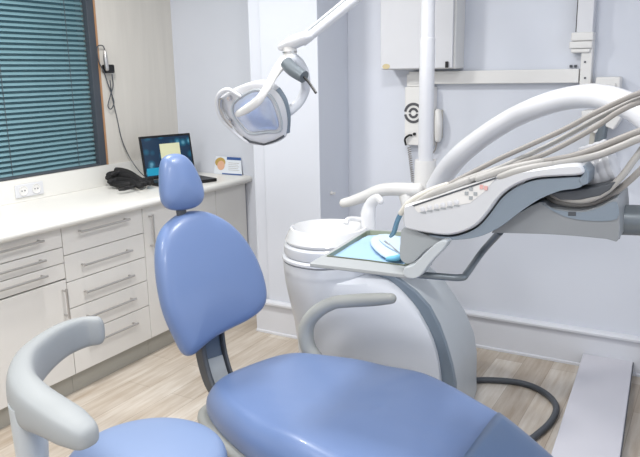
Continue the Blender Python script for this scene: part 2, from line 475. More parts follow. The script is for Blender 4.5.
ob('thin_lead', tube(B(), [cp(134, 190, .904), cp(142, 193, .904), cp(147, 190, .904), cp(144, 187, .906), cp(138, 187, .906)], .0022, n=6), 'cream', cb, label='thin pale lead')

# small leaflet card standing against the back wall
cy = 3.63
cA, cB_, cC, cD = at(214, 172, y=cy), at(242, 174, y=cy), at(241, 156, y=cy+.015), at(216, 156, y=cy+.015)
zc = .9012
def card_pt(u, v, d=0):
    lo_ = V((cA.x, cy, zc)).lerp(V((cB_.x, cy, zc)), u); hi = V((cD.x, cy+.015, zc+.115)).lerp(V((cC.x, cy+.015, zc+.115)), u)
    p = lo_.lerp(hi, v); p.y -= d; return p
cr = thing('leaflet', 'small white and blue leaflet with a blond portrait at the worktop end', 'leaflet', ((cA.x+cB_.x)/2, cy, zc))
ob('card', qbox(B(), lambda u, v, w: card_pt(u, v, w), 0, 1, 0, 1, 0, .002), 'cardw', cr, smooth=False)
ob('header_band', qbox(B(), lambda u, v, w: card_pt(u, v, w), .45, 1, .84, 1, .0022, .003), 'navy', cr, smooth=False, label='dark blue header band')
ob('footer_band', qbox(B(), lambda u, v, w: card_pt(u, v, w), .3, 1, .0, .07, .0022, .003), 'navy', cr, smooth=False, label='blue bottom band')
def disc(fn, cu, cv, ru, rv, w0, w1, n=20):
    return rings(B(), [[fn(cu+ru*math.cos(a), cv+rv*math.sin(a), w) for a in [2*math.pi*q/n for q in range(n)]] for w in (w0, w1)])
ob('portrait_hair', disc(card_pt, .2, .68, .2, .27, .0022, .003), 'hair', cr, label='blond hair of the portrait')
ob('portrait_face', disc(card_pt, .24, .5, .14, .27, .0032, .004), 'skin', cr, label='face of the portrait')
bm = B()
for i in range(5): qbox(bm, lambda u, v, w: card_pt(u, v, w), .52, .92-.05*(i % 2), .66-.1*i, .68-.1*i, .0022, .0028)
ob('text_lines', bm, 'plinth', cr, smooth=False)

# black clip holder with a pen-like probe and its cord
hx = XL+.03
ph = at(109, 68, x=hx)
hk = thing('probe_holder', 'small black holder with silver probe on the wall right of the window', 'holder', tuple(ph))
box_b = boxb(XL+.002, XL+.042, ph.y-.032, ph.y+.036, ph.z-.03, ph.z+.02)
ob('clip', box_b, 'black', hk, bevel=.008)
ob('probe', tube(B(), [at(105, 51, x=hx+.02), at(105.5, 58, x=hx+.02), at(107, 69, x=hx+.02)], [.007, .013, .012], n=10, round_ends=True), 'steel', hk, label='silver pen shaped probe')
loop = [(105, 51), (103, 46), (98, 46), (97, 52), (99, 62), (104, 72), (108, 84), (112, 95), (114, 103), (111, 109), (108, 106), (110, 97), (113, 86), (112, 74)]
ob('cord_loop', tube(B(), [at(a, b, x=XL+.022) for a, b in loop], .0035, n=6), 'darkgrey', hk)
cordp = [at(110, 80, x=XL+.019), at(112, 96, x=XL+.014), at(117, 118, x=XL+.014), at(122, 140, x=XL+.018), at(130, 158, x=XL+.03), at(140, 172, x=XL+.12), at(150, 181, z=.935)]
ob('cord', tube(B(), cordp, .0032, n=6), 'darkgrey', hk)

# ================================================================== BACK WALL FITTINGS
def wb(px, py, d=0): return at(px, py, y=YB-d)
a = at(381, 70, y=YB-.16); b = at(452, 70, y=YB-.16)
wc = thing('wall_cabinet', 'white metal wall cabinet with black latch at the top of the wall', 'cabinet', ((a.x+b.x)/2, YB-.08, a.z))
ob('body', boxb(a.x, b.x+.01, YB-.14, YB-.001, a.z, 2.15), 'white2', wc, bevel=.004)
dr = ob('door', boxb(a.x-.004, b.x, YB-.16, YB-.142, a.z+.004, 2.15), 'white', wc, bevel=.004)
l0 = at(447, 65, y=YB-.163)
ob('latch', boxb(l0.x-.008, l0.x+.008, YB-.172, YB-.161, l0.z-.014, l0.z+.018), 'black', dr, bevel=.003, label='small black latch')
l1 = at(386, 66.5, y=YB-.163)
ob('sticker', disc(lambda u, v, w: V((u, YB-.1605-w, v)), l1.x+.0, l1.z, .022, .014, 0, .001), 'gold', dr, label='gold oval sticker')

# horizontal and vertical cable trunking
t0 = wb(434, 71.5, .05); t1 = wb(579, 70.5, .05)
tk = thing('cable_trunking', 'white cable trunking running along and up the back wall', 'trunking', (-.9, YB-.03, 1.47))
ob('horizontal_channel', boxb(-1.50, -.612, YB-.05, YB-.001, 1.478, 1.545), 'white2', tk, bevel=.004)
x0 = at(578, 60, y=YB-.06).x; x1 = at(592, 60, y=YB-.06).x
ob('vertical_channel', boxb(x0+.012, x1, YB-.058, YB-.001, 1.40, 1.68), 'white2', tk, bevel=.005)
x2, x3 = at(577.5, 10, y=YB-.07).x, at(594, 10, y=YB-.07).x
ob('upper_duct', boxb(x2, x3, YB-.07, YB-.001, 1.70, H-.002), 'white', tk, bevel=.004)
ob('black_strip', boxb(x2-.012, x2-.001, YB-.02, YB-.001, 1.72, H-.002), 'black', tk, smooth=False, label='thin black strip beside the duct')  # plain black strip along the left side of the upper duct
cpl = B()
box(cpl, x2-.02, x3+.006, YB-.082, YB-.001, 1.675, 1.715); box(cpl, x2-.028, x3+.004, YB-.076, YB-.001, 1.64, 1.674); box(cpl, x2-.02, x3-.006, YB-.07, YB-.001, 1.62, 1.639)
ob('coupling', cpl, 'white2', tk, bevel=.006)
for (px, py) in ((571, 70.2), (575.5, 70.2)):
    p = wb(px, py, .0); ob('screw', boxb(p.x-.006, p.x+.006, YB-.012, YB-.001, 1.552, 1.564), 'darkgrey', tk)
for (px, py) in ((585, 62), (585, 78)):
    p = wb(px, py, .06); ob('screw', cyl(B(), (p.x, YB-.058, p.z), (p.x, YB-.062, p.z), .005, n=10), 'darkgrey', tk)
# junction box on the end
jb = thing('wall_arm_bracket', 'white wall bracket with slate tube behind the large white arch', 'bracket', (-.52, YB-.05, 1.1))
q0, q1 = at(596, 77, y=YB-.08), at(621, 77, y=YB-.08)
ob('top_plate', boxb(q0.x, q1.x, YB-.09, YB-.001, q0.z-.11, q0.z), 'white2', jb, bevel=.008)
ob('bracket_ledge', boxb(at(586, 82, y=YB-.06).x, at(617, 83, y=YB-.06).x, YB-.1, YB-.002, at(600, 83, y=YB-.06).z-.02, at(600, 83, y=YB-.06).z), 'white2', jb, bevel=.004)
q2, q3 = at(581, 112, y=YB-.1), at(620, 112, y=YB-.1)
front = [at(a, b, y=YB-.14) for a, b in ((581, 111), (623, 108), (621, 118), (613, 130), (604, 126), (595, 134), (582, 124))]
ob('lower_housing', prism(B(), front, [V((p.x, YB-.002, p.z)) for p in front]), 'white2', jb, bevel=.006)
ob('channel_edge', prism(B(), [at(a, b, y=YB-.1) for a, b in ((592, 120), (597, 120), (591, 165), (586, 165))], [at(a, b, y=YB-.002) for a, b in ((592, 120), (597, 120), (591, 165), (586, 165))]), 'cream', jb, smooth=False)
ob('slate_tube', cyl(B(), at(603, 122, y=YB-.12), at(597, 166, y=YB-.12), .026), 'slate2', jb, label='slate grey tube')

# alarm speaker below the cabinet
i0, i1 = at(404.5, 87, y=YB-.06), at(427, 146, y=YB-.06)
ic = thing('wall_intercom', 'off-white wall intercom with dark ring emblem behind the white pole', 'intercom', ((i0.x+i1.x)/2, YB-.03, i1.z))
ob('housing', boxb(i0.x, i0.x+.17, YB-.055, YB-.001, i1.z, i0.z), 'white2', ic, bevel=.006)
j0 = at(407, 86, y=YB-.04)
ob('top_box', boxb(j0.x, j0.x+.12, YB-.045, YB-.001, i0.z+.001, i0.z+.07), 'white2', ic, bevel=.004)
c = at(413.5, 113, y=YB-.056)
bm = B()
for r0, r1 in ((.016, .029), (.042, .056)):
    for s0, s1 in ((10, 172), (190, 350)):
        n = 20; A_ = [math.radians(s0+(s1-s0)*i/n) for i in range(n+1)]
        for y_ in (0,):
            o_ = [V((c.x+r1*math.cos(t), YB-.0565, c.z+r1*math.sin(t))) for t in A_]; i_ = [V((c.x+r0*math.cos(t), YB-.0565, c.z+r0*math.sin(t))) for t in A_]
            f1 = o_+i_[::-1]
            ring = [f1, [p+V((0, -.002, 0)) for p in f1]]
            A1 = [bm.verts.new(p) for p in o_]; A2 = [bm.verts.new(p) for p in i_]
            A3 = [bm.verts.new(p+V((0, -.002, 0))) for p in o_]; A4 = [bm.verts.new(p+V((0, -.002, 0))) for p in i_]
            for k in range(n):
                bm.faces.new((A3[k], A3[k+1], A4[k+1], A4[k])); bm.faces.new((A1[k], A1[k+1], A3[k+1], A3[k])); bm.faces.new((A4[k], A4[k+1], A2[k+1], A2[k]))
ob('ring_emblem', bm, 'spiral', ic, smooth=False, label='dark broken ring emblem')
c2 = at(414.5, 134, y=YB-.06)
ob('knob', cyl(B(), (c2.x, YB-.05, c2.z), (c2.x, YB-.066, c2.z), .008), 'black', ic, label='small black knob')
c3 = at(408, 139, y=YB-.07)
ob('hook_switch', tube(B(), [V((c3.x-.012, YB-.07, c3.z-.035)), V((c3.x-.016, YB-.075, c3.z)), V((c3.x+.004, YB-.07, c3.z+.02)), V((c3.x+.02, YB-.06, c3.z+.02))], .006, n=8), 'black', ic)
# handset and curly cord right of the pole
hp = at(438, 125, y=YB-.05)
hs = thing('intercom_handset', 'off-white telephone handset hanging right of the white pole', 'handset', (hp.x, YB-.04, hp.z-.1))
ob('handset_grip', tube(B(), [at(438, 112, y=YB-.035), at(438.5, 124, y=YB-.045), at(438, 139, y=YB-.035)], [.018, .022, .019], n=12, round_ends=True), 'white2', hs)
ob('cradle', boxb(hp.x-.03, hp.x+.012, YB-.02, YB-.001, hp.z-.075, hp.z+.08), 'cream', hs, bevel=.004)
ob('handset_cord', tube(B(), [at(437, 141, y=YB-.03), at(435, 150, y=YB-.03), at(430, 156, y=YB-.03)], .004, n=8), 'hose', hs)
bm = B(); A0 = at(409, 147, y=YB-.03); A1 = at(413, 182, y=YB-.03)
pts = []
for i in range(150):
    t = i/149; p = A0.lerp(A1, t); a = t*2*math.pi*16
    pts.append(p+V((.009*math.cos(a), .009*math.sin(a), 0)))
tube(bm, pts, .0022, n=6, smooth=False)
tag(ob('curly_cord', bm, 'hose'), 'grey curly cord hanging under the wall intercom', 'cord')
# small screw dot on the pilaster return
tag(ob('wall_hook', lathe(B(), (0, 0, 0), [(.012, 0), (.012, .006), (.006, .012), (.006, .02), (.01, .024), (.004, .027)], n=16), 'white2'), 'tiny white hook button on the bluish wall strip', 'hook')
o = bpy.data.objects['wall_hook']; p = at(331, 193, x=-1.9); o.location = (-1.899, p.y, p.z); o.rotation_euler = (0, math.radians(90), 0)

# ================================================================== DENTAL CHAIR
CY = math.radians(-17)
cf = V((math.cos(CY), math.sin(CY), 0)); cs = V((-math.sin(CY), math.cos(CY), 0))
CO = V((-1.47, 1.87, 0))
def CL(u, v, w): return CO+cf*u+cs*v+V((0, 0, w))
ch = thing('dental_chair', 'reclined blue vinyl dental chair with headrest and grey armrest', 'dental chair', tuple(CL(.35, .03, 0)))
def lerp_tab(tab, x):
    if x <= tab[0][0]: return tab[0][1]
    for (a, b), (c, d) in zip(tab, tab[1:]):
        if x <= c:
            t = (x-a)/(c-a); t = t*t*(3-2*t); return b+(d-b)*t
    return tab[-1][1]
HT = [(-.05, .50), (.1, .515), (.4, .535), (.62, .56), (.9, .545), (1.2, .49), (1.5, .44)]
VC = .07
half = [(.0, 0), (.0, .10), (.015, .17), (.06, .225), (.16, .265), (.3, .305), (.45, .33), (.6, .335), (.75, .325), (.9, .30), (1.1, .255), (1.3, .19), (1.42, .15), (1.47, .08), (1.48, 0)]
outl = [(u, VC-v) for u, v in half]+[(u, VC+v) for u, v in half[-2:0:-1]]
outl = smooth_loop(outl, 88)
prof = [(.05, -.135), (.02, -.13), (.004, -.115), (0, -.09), (.003, -.06), (.012, -.036), (.024, -.016), (.038, -.005), (.055, .0)]
bm = cushion(B(), outl, prof, lambda u, v, w: CL(u, v, w+lerp_tab(HT, u)), -.135, .004)
seat = ob('seat_cushion', bm, 'vinyl', ch, subd=1)
# glossy foot cover over the leg end
fo = [(u, v) for u, v in outl]
bm = B()
cov = []
for u in [x*.05 for x in range(18, 31)]:
    pass
def halfw(u):
    for (a, b), (c, d) in zip(half[1:], half[2:]):
        if a <= u <= c and c > a: return b+(d-b)*(u-a)/(c-a)
    return .08
us = [.93+.0545*i for i in range(11)]
rows = []
for i, u in enumerate(us):
    hw = max(halfw(min(u, 1.46)), .09); e = .006; z0 = lerp_tab(HT, u)
    sec = [(-hw+.02, -.13), (-hw-e, -.11), (-hw-e, -.08), (-hw-e+.006, -.045), (-hw+.016, -.012), (-hw+.045, .004), (-hw+.09, .011)]
    sec += [(k*.04, .014) for k in (-1, 0, 1)]
    sec += [(-a, b) for a, b in sec[6::-1]]
    rows.append([CL(u-(.28*(VC+a-.3) if i == 0 else .28*(VC+a-.3)*(1-i/10)), VC+a, z0+b) for a, b in sec])
R_ = [[bm.verts.new(p) for p in r] for r in rows]
for r0, r1 in zip(R_, R_[1:]):
    for k in range(len(r0)-1): bm.faces.new((r0[k], r0[k+1], r1[k+1], r1[k]))
o = ob('foot_cover', bm, 'vinyl2', ch, label='darker glossy foot cover over the leg end', subd=1)
md = o.modifiers.new('thick', 'SOLIDIFY'); md.thickness = .002
# under shell
so = inset(outl, -.012)
bm = cushion(B(), so, [(.09, -.225), (.03, -.205), (.0, -.16), (.0, -.125), (.02, -.118)], lambda u, v, w: CL(u-.04, v, w+lerp_tab(HT, u)), -.225, -.118)
ob('under_shell', bm, 'rest', ch, subd=1, label='warm grey shell under the seat')
# pedestal and base
pc = CL(.55, VC, 0)
bm = B(); lathe(bm, pc+V((0, 0, .04)), [(.2, 0), (.19, .03), (.15, .06), (.12, .2), (.13, .33)], sx=1.2, n=28)
ob('pedestal', bm, 'white2', ch)
bm = cushion(B(), smooth_loop([(.2, -.2), (.55, -.24), (.95, -.2), (1.0, .07), (.95, .34), (.55, .38), (.2, .34), (.12, .07)], 40), [(.0, .001), (0, .03), (.012, .041)], lambda u, v, w: CL(u, v, w), .001, .041)
ob('base_plate', bm, 'slate', ch)

# backrest
BY = math.radians(-20)
bf = V((math.cos(BY), math.sin(BY), 0)); bs = V((-math.sin(BY), math.cos(BY), 0))
LEAN = math.radians(15)
BO = at(222, 332, y=1.85)
bup = -bf*math.sin(LEAN)+V((0, 0, 1))*math.cos(LEAN); bn = bf*math.cos(LEAN)+V((0, 0, 1))*math.sin(LEAN)
def BL(v, s, w):   # concave wrap sideways, lumbar curve upward
    return BO+bs*v+bup*s+bn*(w+.25*v*v-.25*(s-.12)**2)
def onpad(px, py):
    d = at(px, py, y=1.85)-CAM; p = CAM+d*((BO+bn*-.02-CAM).dot(bn)/d.dot(bn))-BO
    return p.dot(bs), p.dot(bup)
bo = [onpad(*q) for q in ((176, 218), (187, 211), (201, 209), (216, 212), (232, 222), (245, 237), (256, 257), (264, 281), (266, 299), (262, 310), (250, 320), (235, 328), (218, 337), (205, 347), (195, 356), (187, 356), (178, 341), (166, 316), (160, 290), (158, 264), (160, 242), (166, 228))]
bo = smooth_loop(bo, 64)
prof = [(.03, -.075), (.008, -.07), (0, -.052), (0, -.035), (.004, -.018), (.014, -.005), (.03, .002), (.05, .006)]
bm = cushion(B(), bo, prof, BL, -.08, .018)
ob('backrest', bm, 'vinyl', ch, subd=1)
bm = cushion(B(), inset(bo, .018), [(.05, -.105), (.01, -.095), (0, -.078), (.02, -.07)], BL, -.108, -.07)
ob('backrest_shell', bm, 'rest', ch, subd=1)
# headrest
HC = at(181.5, 183, y=1.86)
HL_ = math.radians(10); HY = math.radians(-24)
hf = V((math.cos(HY), math.sin(HY), 0)); hsd = V((-math.sin(HY), math.cos(HY), 0))
hup = -hf*math.sin(HL_)+V((0, 0, 1))*math.cos(HL_); hn = hf*math.cos(HL_)+V((0, 0, 1))*math.sin(HL_)
def onhead(px, py):
    d = at(px, py, y=1.86)-CAM; p = CAM+d*((HC+hn*-.02-CAM).dot(hn)/d.dot(hn))-HC
    return p.dot(hsd), p.dot(hup)
ho = smooth_loop([onhead(*q) for q in ((162, 161), (169, 154.5), (181, 153.5), (190, 160), (197.5, 173), (203, 188), (203.5, 199), (197, 207), (182, 210.5), (168, 208.5), (161.5, 199), (160, 180))], 44)
bm = cushion(B(), ho, [(.028, -.06), (.008, -.055), (0, -.035), (0, -.02), (.004, -.006), (.014, .006), (.032, .013)], lambda v, s, w: HC+hsd*v+hup*s+hn*(w-.6*s*s+.3*v*v), -.06, .022)
ob('headrest', bm, 'vinyl', ch, subd=1)
ob('headrest_bar', tube(B(), [HC-hup*.06-hn*.04, HC-hup*.12-hn*.035, HC-hup*.2-hn*.045], .02, n=12, flat=.5, up=hn), 'darkgrey', ch, label='dark headrest bar')
# backrest carrier: curved slate plate with dark rails, from the seat to the back
def carrier(v0, v1, w0, w1, path=((-.02, .045), (-.045, -.02), (-.05, -.1), (-.03, -.18), (.02, -.24))):
    r_ = []
    P = catmull([(a, b, 0) for a, b in path], 5)
    for p in P: r_.append([BO+bs*v+bup*p.y+bn*(p.x+w) for v, w in ((v0, w0), (v1, w0), (v1, w1), (v0, w1))])
    return rings(B(), r_)
ob('back_carrier', carrier(-.045, .03, -.05, -.03), 'slatedark', ch, bevel=.004)
ob('carrier_rail', carrier(-.066, -.046, -.06, -.0), 'darkgrey', ch, bevel=.008, label='dark left rail of the back carrier')
ob('carrier_rail', carrier(.031, .043, -.06, -.01), 'darkgrey', ch, bevel=.006, label='dark right rail of the back carrier')
ob('carrier_plate', carrier(-.043, .028, -.029, -.026, ((-.051, -.095), (-.046, -.13), (-.03, -.18), (.02, -.24))), 'silver', ch)
# far armrest: horizontal pad, then a hook down to the seat side
ya = 2.16
ap = [(391, 298.5), (375, 299.5), (348, 301), (333, 303), (318, 311), (308.5, 322), (306, 335), (309, 349), (318, 362)]
pts = [at(a, b, y=ya-.0) for a, b in ap]
ob('armrest', tube(B(), pts, [.02, .024, .025, .025, .027, .029, .031, .031, .031], n=16, flat=1.0, round_ends=True, up=(0, 1, 0)), 'rest', ch, label='grey hooked armrest')

# ================================================================== ASSISTANT STOOL
SC0 = V((-1.307, 1.262, 0))
st = thing('assistant_stool', 'round pale blue stool with curved grey arm support in the foreground', 'stool', tuple(SC0))
bm = lathe(B(), SC0, [(.02, .435), (.15, .435), (.20, .44), (.224, .455), (.23, .475), (.226, .497), (.215, .515), (.19, .527), (.12, .536), (.05, .539), (.004, .5395)], n=48)
ob('seat_cushion', bm, 'vinyl_st', st, subd=1)
bm = lathe(B(), SC0, [(.15, .405), (.17, .415), (.17, .434), (.02, .434)], n=36); ob('seat_pan', bm, 'darkgrey', st)
ob('gas_lift', lathe(B(), SC0, [(.03, .1), (.03, .25), (.02, .251), (.02, .404)], n=24), 'chrome', st)
for i in range(5):
    a = math.radians(72*i+20); d = V((math.cos(a), math.sin(a), 0))
    leg = ob('leg', tube(B(), [SC0+d*.02+V((0, 0, .115)), SC0+d*.15+V((0, 0, .1)), SC0+d*.26+V((0, 0, .075))], [.025, .02, .014], n=12, round_ends=True), 'silver', st)
    w_ = SC0+d*.26; t_ = V((-d.y, d.x, 0))
    ob('caster', cyl(B(), w_+V((0, 0, .027))-t_*.018, w_+V((0, 0, .027))+t_*.018, .026, n=20), 'black', leg, bevel=.004)
# curved arm: band swept on an arc around the sitter
def armpt(px, py, z): return at(px, py, z=z)
AC = [armpt(98, 323, .745), armpt(82, 325, .747), armpt(61, 333, .75), armpt(40, 348, .75), armpt(26, 364, .75), armpt(22, 383, .748), armpt(32, 396, .745), armpt(50, 406, .74), armpt(68, 416, .735), armpt(79, 422.5, .73)]
bm = B()
C_ = catmull(AC, 5)
wid = [v.x for v in catmull([(q, 0, 0) for q in (.022, .024, .026, .029, .034, .042, .049, .050, .049, .042)], 5)]
hgt = [v.x for v in catmull([(q, 0, 0) for q in (.05, .054, .058, .064, .07, .07, .06, .048, .042, .036)], 5)]
# rounded ends
t0 = (C_[0]-C_[1]).normalized(); t1 = (C_[-1]-C_[-2]).normalized()
pre = [(C_[0]+t0*.02, .35), (C_[0]+t0*.016, .7), (C_[0]+t0*.009, .9)]
post = [(C_[-1]+t1*.02, .92), (C_[-1]+t1*.036, .72), (C_[-1]+t1*.044, .4)]
sec = [(p, wid[0]*f, hgt[0]*f) for p, f in pre]+[(p, w, h) for p, w, h in zip(C_, wid, hgt)]+[(p, wid[-1]*f, hgt[-1]*f) for p, f in post]
R_ = []
for i, (p, w, h) in enumerate(sec):
    t = (sec[min(i+1, len(sec)-1)][0]-sec[max(i-1, 0)][0]); t.z = 0; t.normalize(); n = V((t.y, -t.x, 0))
    ring = []
    for q in range(16):
        a = 2*math.pi*q/16; cx_, sy_ = math.cos(a), math.sin(a); e = .62
        ring.append(p-V((0, 0, .006))+n*w*math.copysign(abs(cx_)**e, cx_)+V((0, 0, h*math.copysign(abs(sy_)**e, sy_)-.02)))
    R_.append(ring)
rings(bm, R_)
ob('arm_support', bm, 'armgrey', st, subd=1, label='thick curved light grey arm support')
# post: from under the arm, down and in to the seat pan
pa = V((AC[5].x, AC[5].y, 0)).lerp(V((AC[6].x, AC[6].y, 0)), .35)
dirp = (V((SC0.x, SC0.y, 0))-pa).normalized()
bm = tube(B(), [pa+V((0, 0, .72)), pa+V((0, 0, .6)), pa+V((0, 0, .5)), pa+dirp*.02+V((0, 0, .44)), pa+dirp*.08+V((0, 0, .418)), SC0-dirp*.08+V((0, 0, .418))], [.085, .08, .07, .055, .035, .03], n=20, flat=.5, up=dirp)
ob('support_post', bm, 'silver2', st)

# ================================================================== CUSPIDOR UNIT
UY = 2.45
un = thing('cuspidor_unit', 'white rounded dental unit with spittoon bowl behind the chair', 'dental unit', (-1.2, 2.7, 0))
# rear body: quarter-round profile lofted from front to back
xl = -1.42
bpx = [(318, 264), (360, 262), (385, 268), (400, 278), (417, 291), (430.5, 306), (440, 324), (447, 343), (453, 364), (456.6, 383)]
rpx = [(340, 238), (370, 240), (400, 248), (425, 262), (443, 278), (456, 297), (466, 313), (474, 333), (477, 352), (476.5, 372)]
def sect(y, t):
    A = [at(a, b, y=UY+.05) for a, b in bpx]; Q = [at(a, b, y=3.1) for a, b in rpx]
    o = [V((p.x+(q.x-p.x)*t, y, p.z+(q.z-p.z)*t)) for p, q in zip(A, Q)]
    return o+[V((o[-1].x+.004, y, .002)), V((xl, y, .002)), V((xl, y, .4)), V((xl, y, o[0].z))]
ob('band', rings(B(), [sect(UY+.03, 0), sect(UY+.055, 0)]), 'slate', un, bevel=.004, label='grey band of the unit body')
ob('rear_body', rings(B(), [sect(UY+.056, 0), sect(UY+.25, .3), sect(UY+.5, .75), sect(3.1, 1)]), 'silver2', un, bevel=.01)
# white front shell with the rounded edge
fs = [(318, 265), (330, 265.5), (348, 267), (368, 271.5), (384, 279), (400, 292), (415, 309), (426, 328), (433.6, 345), (438, 362), (440, 380)]
E_ = sorted([(p.z, p.x) for p in (at(a, b, y=UY) for a, b in fs)])
def xE(z):
    if z <= E_[0][0]: return E_[0][1]+.012*min(1, (E_[0][0]-z)/.15)
    for (a, b), (c, d) in zip(E_, E_[1:]):
        if z <= c: return b+(d-b)*(z-a)/(c-a)
    return E_[-1][1]
BC = V((-1.388, 2.475, 0))
def rP(z):
    T_ = [(0, .13), (.25, .132), (.4, .14), (.5, .152), (.6, .171), (.64, .179), (.68, .186), (.71, .190), (.74, .1925), (.8, .195)]
    for (a, b), (c, d) in zip(T_, T_[1:]):
        if z <= c: return b+(d-b)*(z-a)/(c-a)
    return .19
R_ = []
for z in [.002, .1, .2, .28, .34, .4, .45, .5, .54, .58, .61, .64, .665, .69, .705, .72, .732, .742, .752, .764, .778]:
    rp = rP(z); ex = max(xE(z), BC.x+rp*.6); ey = UY
    dx, dy = ex-BC.x, ey-BC.y; L_ = math.hypot(dx, dy)
    if L_ > rp*1.02:
        al = math.atan2(dy, dx); be = math.acos(rp/L_); ta = al-be
    else: ta = math.radians(-9)
    # arc from the far left round the front to the tangent point
    a0 = math.radians(-260); ring = []
    for k in range(30):
        a = a0+(ta-a0)*k/29; ring.append(V((BC.x+rp*math.cos(a), BC.y+rp*math.sin(a), z)))
    tp = ring[-1]; e = V((ex, ey, z))
    if L_ <= rp*1.02: e = V((BC.x+rp*math.cos(math.radians(-5)), BC.y+rp*math.sin(math.radians(-5)), z))
    for k in range(1, 16):
        t = k/16; p = tp.lerp(e, t); p.y -= .022*math.sin(math.pi*t)**1.0*(1 if L_ > rp*1.02 else 0); ring.append(p)
    ring += [e+V((-.003, .006, 0)), e+V((-.004, .028, 0)), V((BC.x+.02, BC.y+.12, z))]
    R_.append(ring)
ob('front_shell', rings(B(), R_), 'shell', un, label='smooth white front shell tapering under the bowl')
# bowl base and bowl
BC = at(331, 246, z=.80); BC = V((BC.x, BC.y-.0, 0))
BC = V((-1.388, 2.475, 0))
bm = lathe(B(), BC, [(.06, .804), (.18, .804), (.186, .806), (.189, .815), (.189, .845), (.18, .855), (.05, .856)], n=56)
ob('bowl_collar', bm, 'shell', un)
bm = lathe(B(), BC, [(.05, .857), (.178, .857), (.184, .868), (.176, .885), (.166, .905), (.160, .915), (.152, .917), (.145, .910), (.12, .885), (.07, .868), (.02, .862), (.004, .861)], n=56)
ob('spittoon_bowl', bm, 'ceramic', un)
ob('drain', lathe(B(), BC, [(.02, .863), (.02, .867), (.004, .868)], n=20), 'chrome', un)
# upper flange under bowl joining the body
lg = [(BC.x+.198*math.cos(a), BC.y+.198*math.sin(a)) for a in [math.radians(q) for q in range(70, 300, 10)]]+[(-1.15, 2.42), (-1.0, 2.5), (-.96, 2.6), (-1.05, 2.72), (-1.2, 2.74)]
lg = smooth_loop(lg, 60)
bm = cushion(B(), lg, [(.03, .779), (.006, .781), (0, .787), (0, .796), (.004, .8), (.014, .803)], lambda a, b, w: V((a, b, w)), .779, .803)
ob('top_deck', bm, 'shell', un)
bm = cushion(B(), smooth_loop([(-1.3, 2.56), (-1.2, 2.66), (-1.02, 2.66), (-.98, 2.58), (-1.02, 2.5), (-1.2, 2.46)], 36), [(0, .804), (0, .83), (.006, .845), (.02, .85)], lambda a, b, w: V((a, b, w)), .804, .85)
ob('tap_console', bm, 'shell', un)
# spout and cup filler
sp = [at(368, 228, y=2.56), at(368, 215, y=2.56), at(371, 204, y=2.56), at(377, 198.5, y=2.54), at(381, 201, y=2.50)]
ob('cup_filler', tube(B(), sp, [.034, .033, .026, .02, .015], n=16, flat=.7, up=(0, 1, 0), round_ends=True), 'ceramic', un, label='white curved cup filler')
ob('rinse_spout', tube(B(), [at(366, 221, y=2.56), at(356, 219, y=2.54), at(348, 219.5, y=2.5), at(346, 224, y=2.48)], .011, n=12), 'ceramic', un)
# bent assistant arm behind
aa = [(344, 203), (352, 201), (366, 196), (380, 190.5), (395, 189), (418, 190)]
ob('assistant_arm', tube(B(), [at(a, b, y=2.85) for a, b in aa], [.022, .024, .027, .029, .03, .031], n=16, flat=1, round_ends=True), 'white2', un, label='bent off-white assistant arm')
ob('arm_elbow', tube(B(), [at(405, 194, y=2.85), at(409, 206, y=2.85), at(413, 240, y=2.85)], [.03, .034, .034], n=16), 'white2', un)

# light pole rises from the unit
lt = thing('operating_light', 'dental operating light on a white pole and slanted arm', 'operating light', (-1.12, 2.9, .76))
pz = [at(425, 20, y=2.9), at(425.2, 182, y=2.9)]
px_ = pz[1].x
zs_ = at(425, 38, y=2.9).z
ob('pole', lathe(B(), (px_, 2.9, 0), [(.033, .78), (.033, zs_-.003), (.030, zs_), (.030, 2.35)], n=32), 'white', lt)
bm = lathe(B(), (px_, 2.9, 0), [(.03, 1.155), (.048, 1.16), (.05, 1.02), (.052, .8), (.03, .78)], n=32)
ob('pole_collar', bm, 'white2', lt)
LY = 2.15
J = at(297, 45, y=LY)
E0 = at(352, 0, y=LY+.12)
topj = V((px_, 2.9, 2.33))
dirA = (E0-J).normalized()
P2 = J+dirA*.62
bm = B(); tube(bm, [J+dirA*.02, P2], [.021, .024], n=20, smooth=False)
arm = ob('spring_arm', bm, 'white', lt)
bm = tube(B(), [J+dirA*.05+V((-.002, -.019, .008)), P2+V((-.002, -.022, .008))], .005, n=8, smooth=False); ob('arm_groove', bm, 'silver', arm)
ob('top_arm', tube(B(), [P2, P2+V((.02, .1, .03)), topj], .03, n=16), 'white', lt)
# shoulder joint
ob('shoulder', tube(B(), [at(306, 37, y=LY), at(294, 42, y=LY), at(283, 46.5, y=LY)], [.026, .03, .02], n=18, flat=.8, round_ends=True), 'white', lt)
ob('swivel_neck', cyl(B(), at(290, 47, y=LY), at(290.5, 62, y=LY), .024), 'white2', lt)
bm = cyl(B(), at(289.8, 51.5, y=LY), at(289.9, 53, y=LY), .0265); ob('neck_ring', bm, 'steel', lt)
# yoke fork
yk = [(289, 60), (282, 64), (274, 75), (267, 88), (258, 101), (247, 109), (238, 114)]
ys = [0, -.03, -.07, -.1, -.11, -.09, -.06]
ob('yoke', tube(B(), [at(a, b, y=LY+d) for (a, b), d in zip(yk, ys)], [.026, .022, .017, .015, .016, .016, .013], n=14, flat=.7, round_ends=True, up=(0, 1, 0)), 'white2', lt, label='front arm of the lamp yoke')
yk = [(292, 60), (300, 66), (305, 77), (305, 90), (299, 102), (290, 111)]
ob('yoke', tube(B(), [at(a, b, y=LY+d) for (a, b), d in zip(yk, [0, .03, .06, .08, .07, .05])], [.028, .024, .02, .019, .019, .018], n=14, flat=.8, round_ends=True, up=(0, 1, 0)), 'shell', lt, label='rear arm of the lamp yoke')
ob('handle_grip', tube(B(), [at(286.5, 63, y=LY-.05), at(292, 69, y=LY-.06), at(304, 77, y=LY-.07)], [.023, .024, .022], n=16), 'slate2', lt, label='slate cylinder grip')
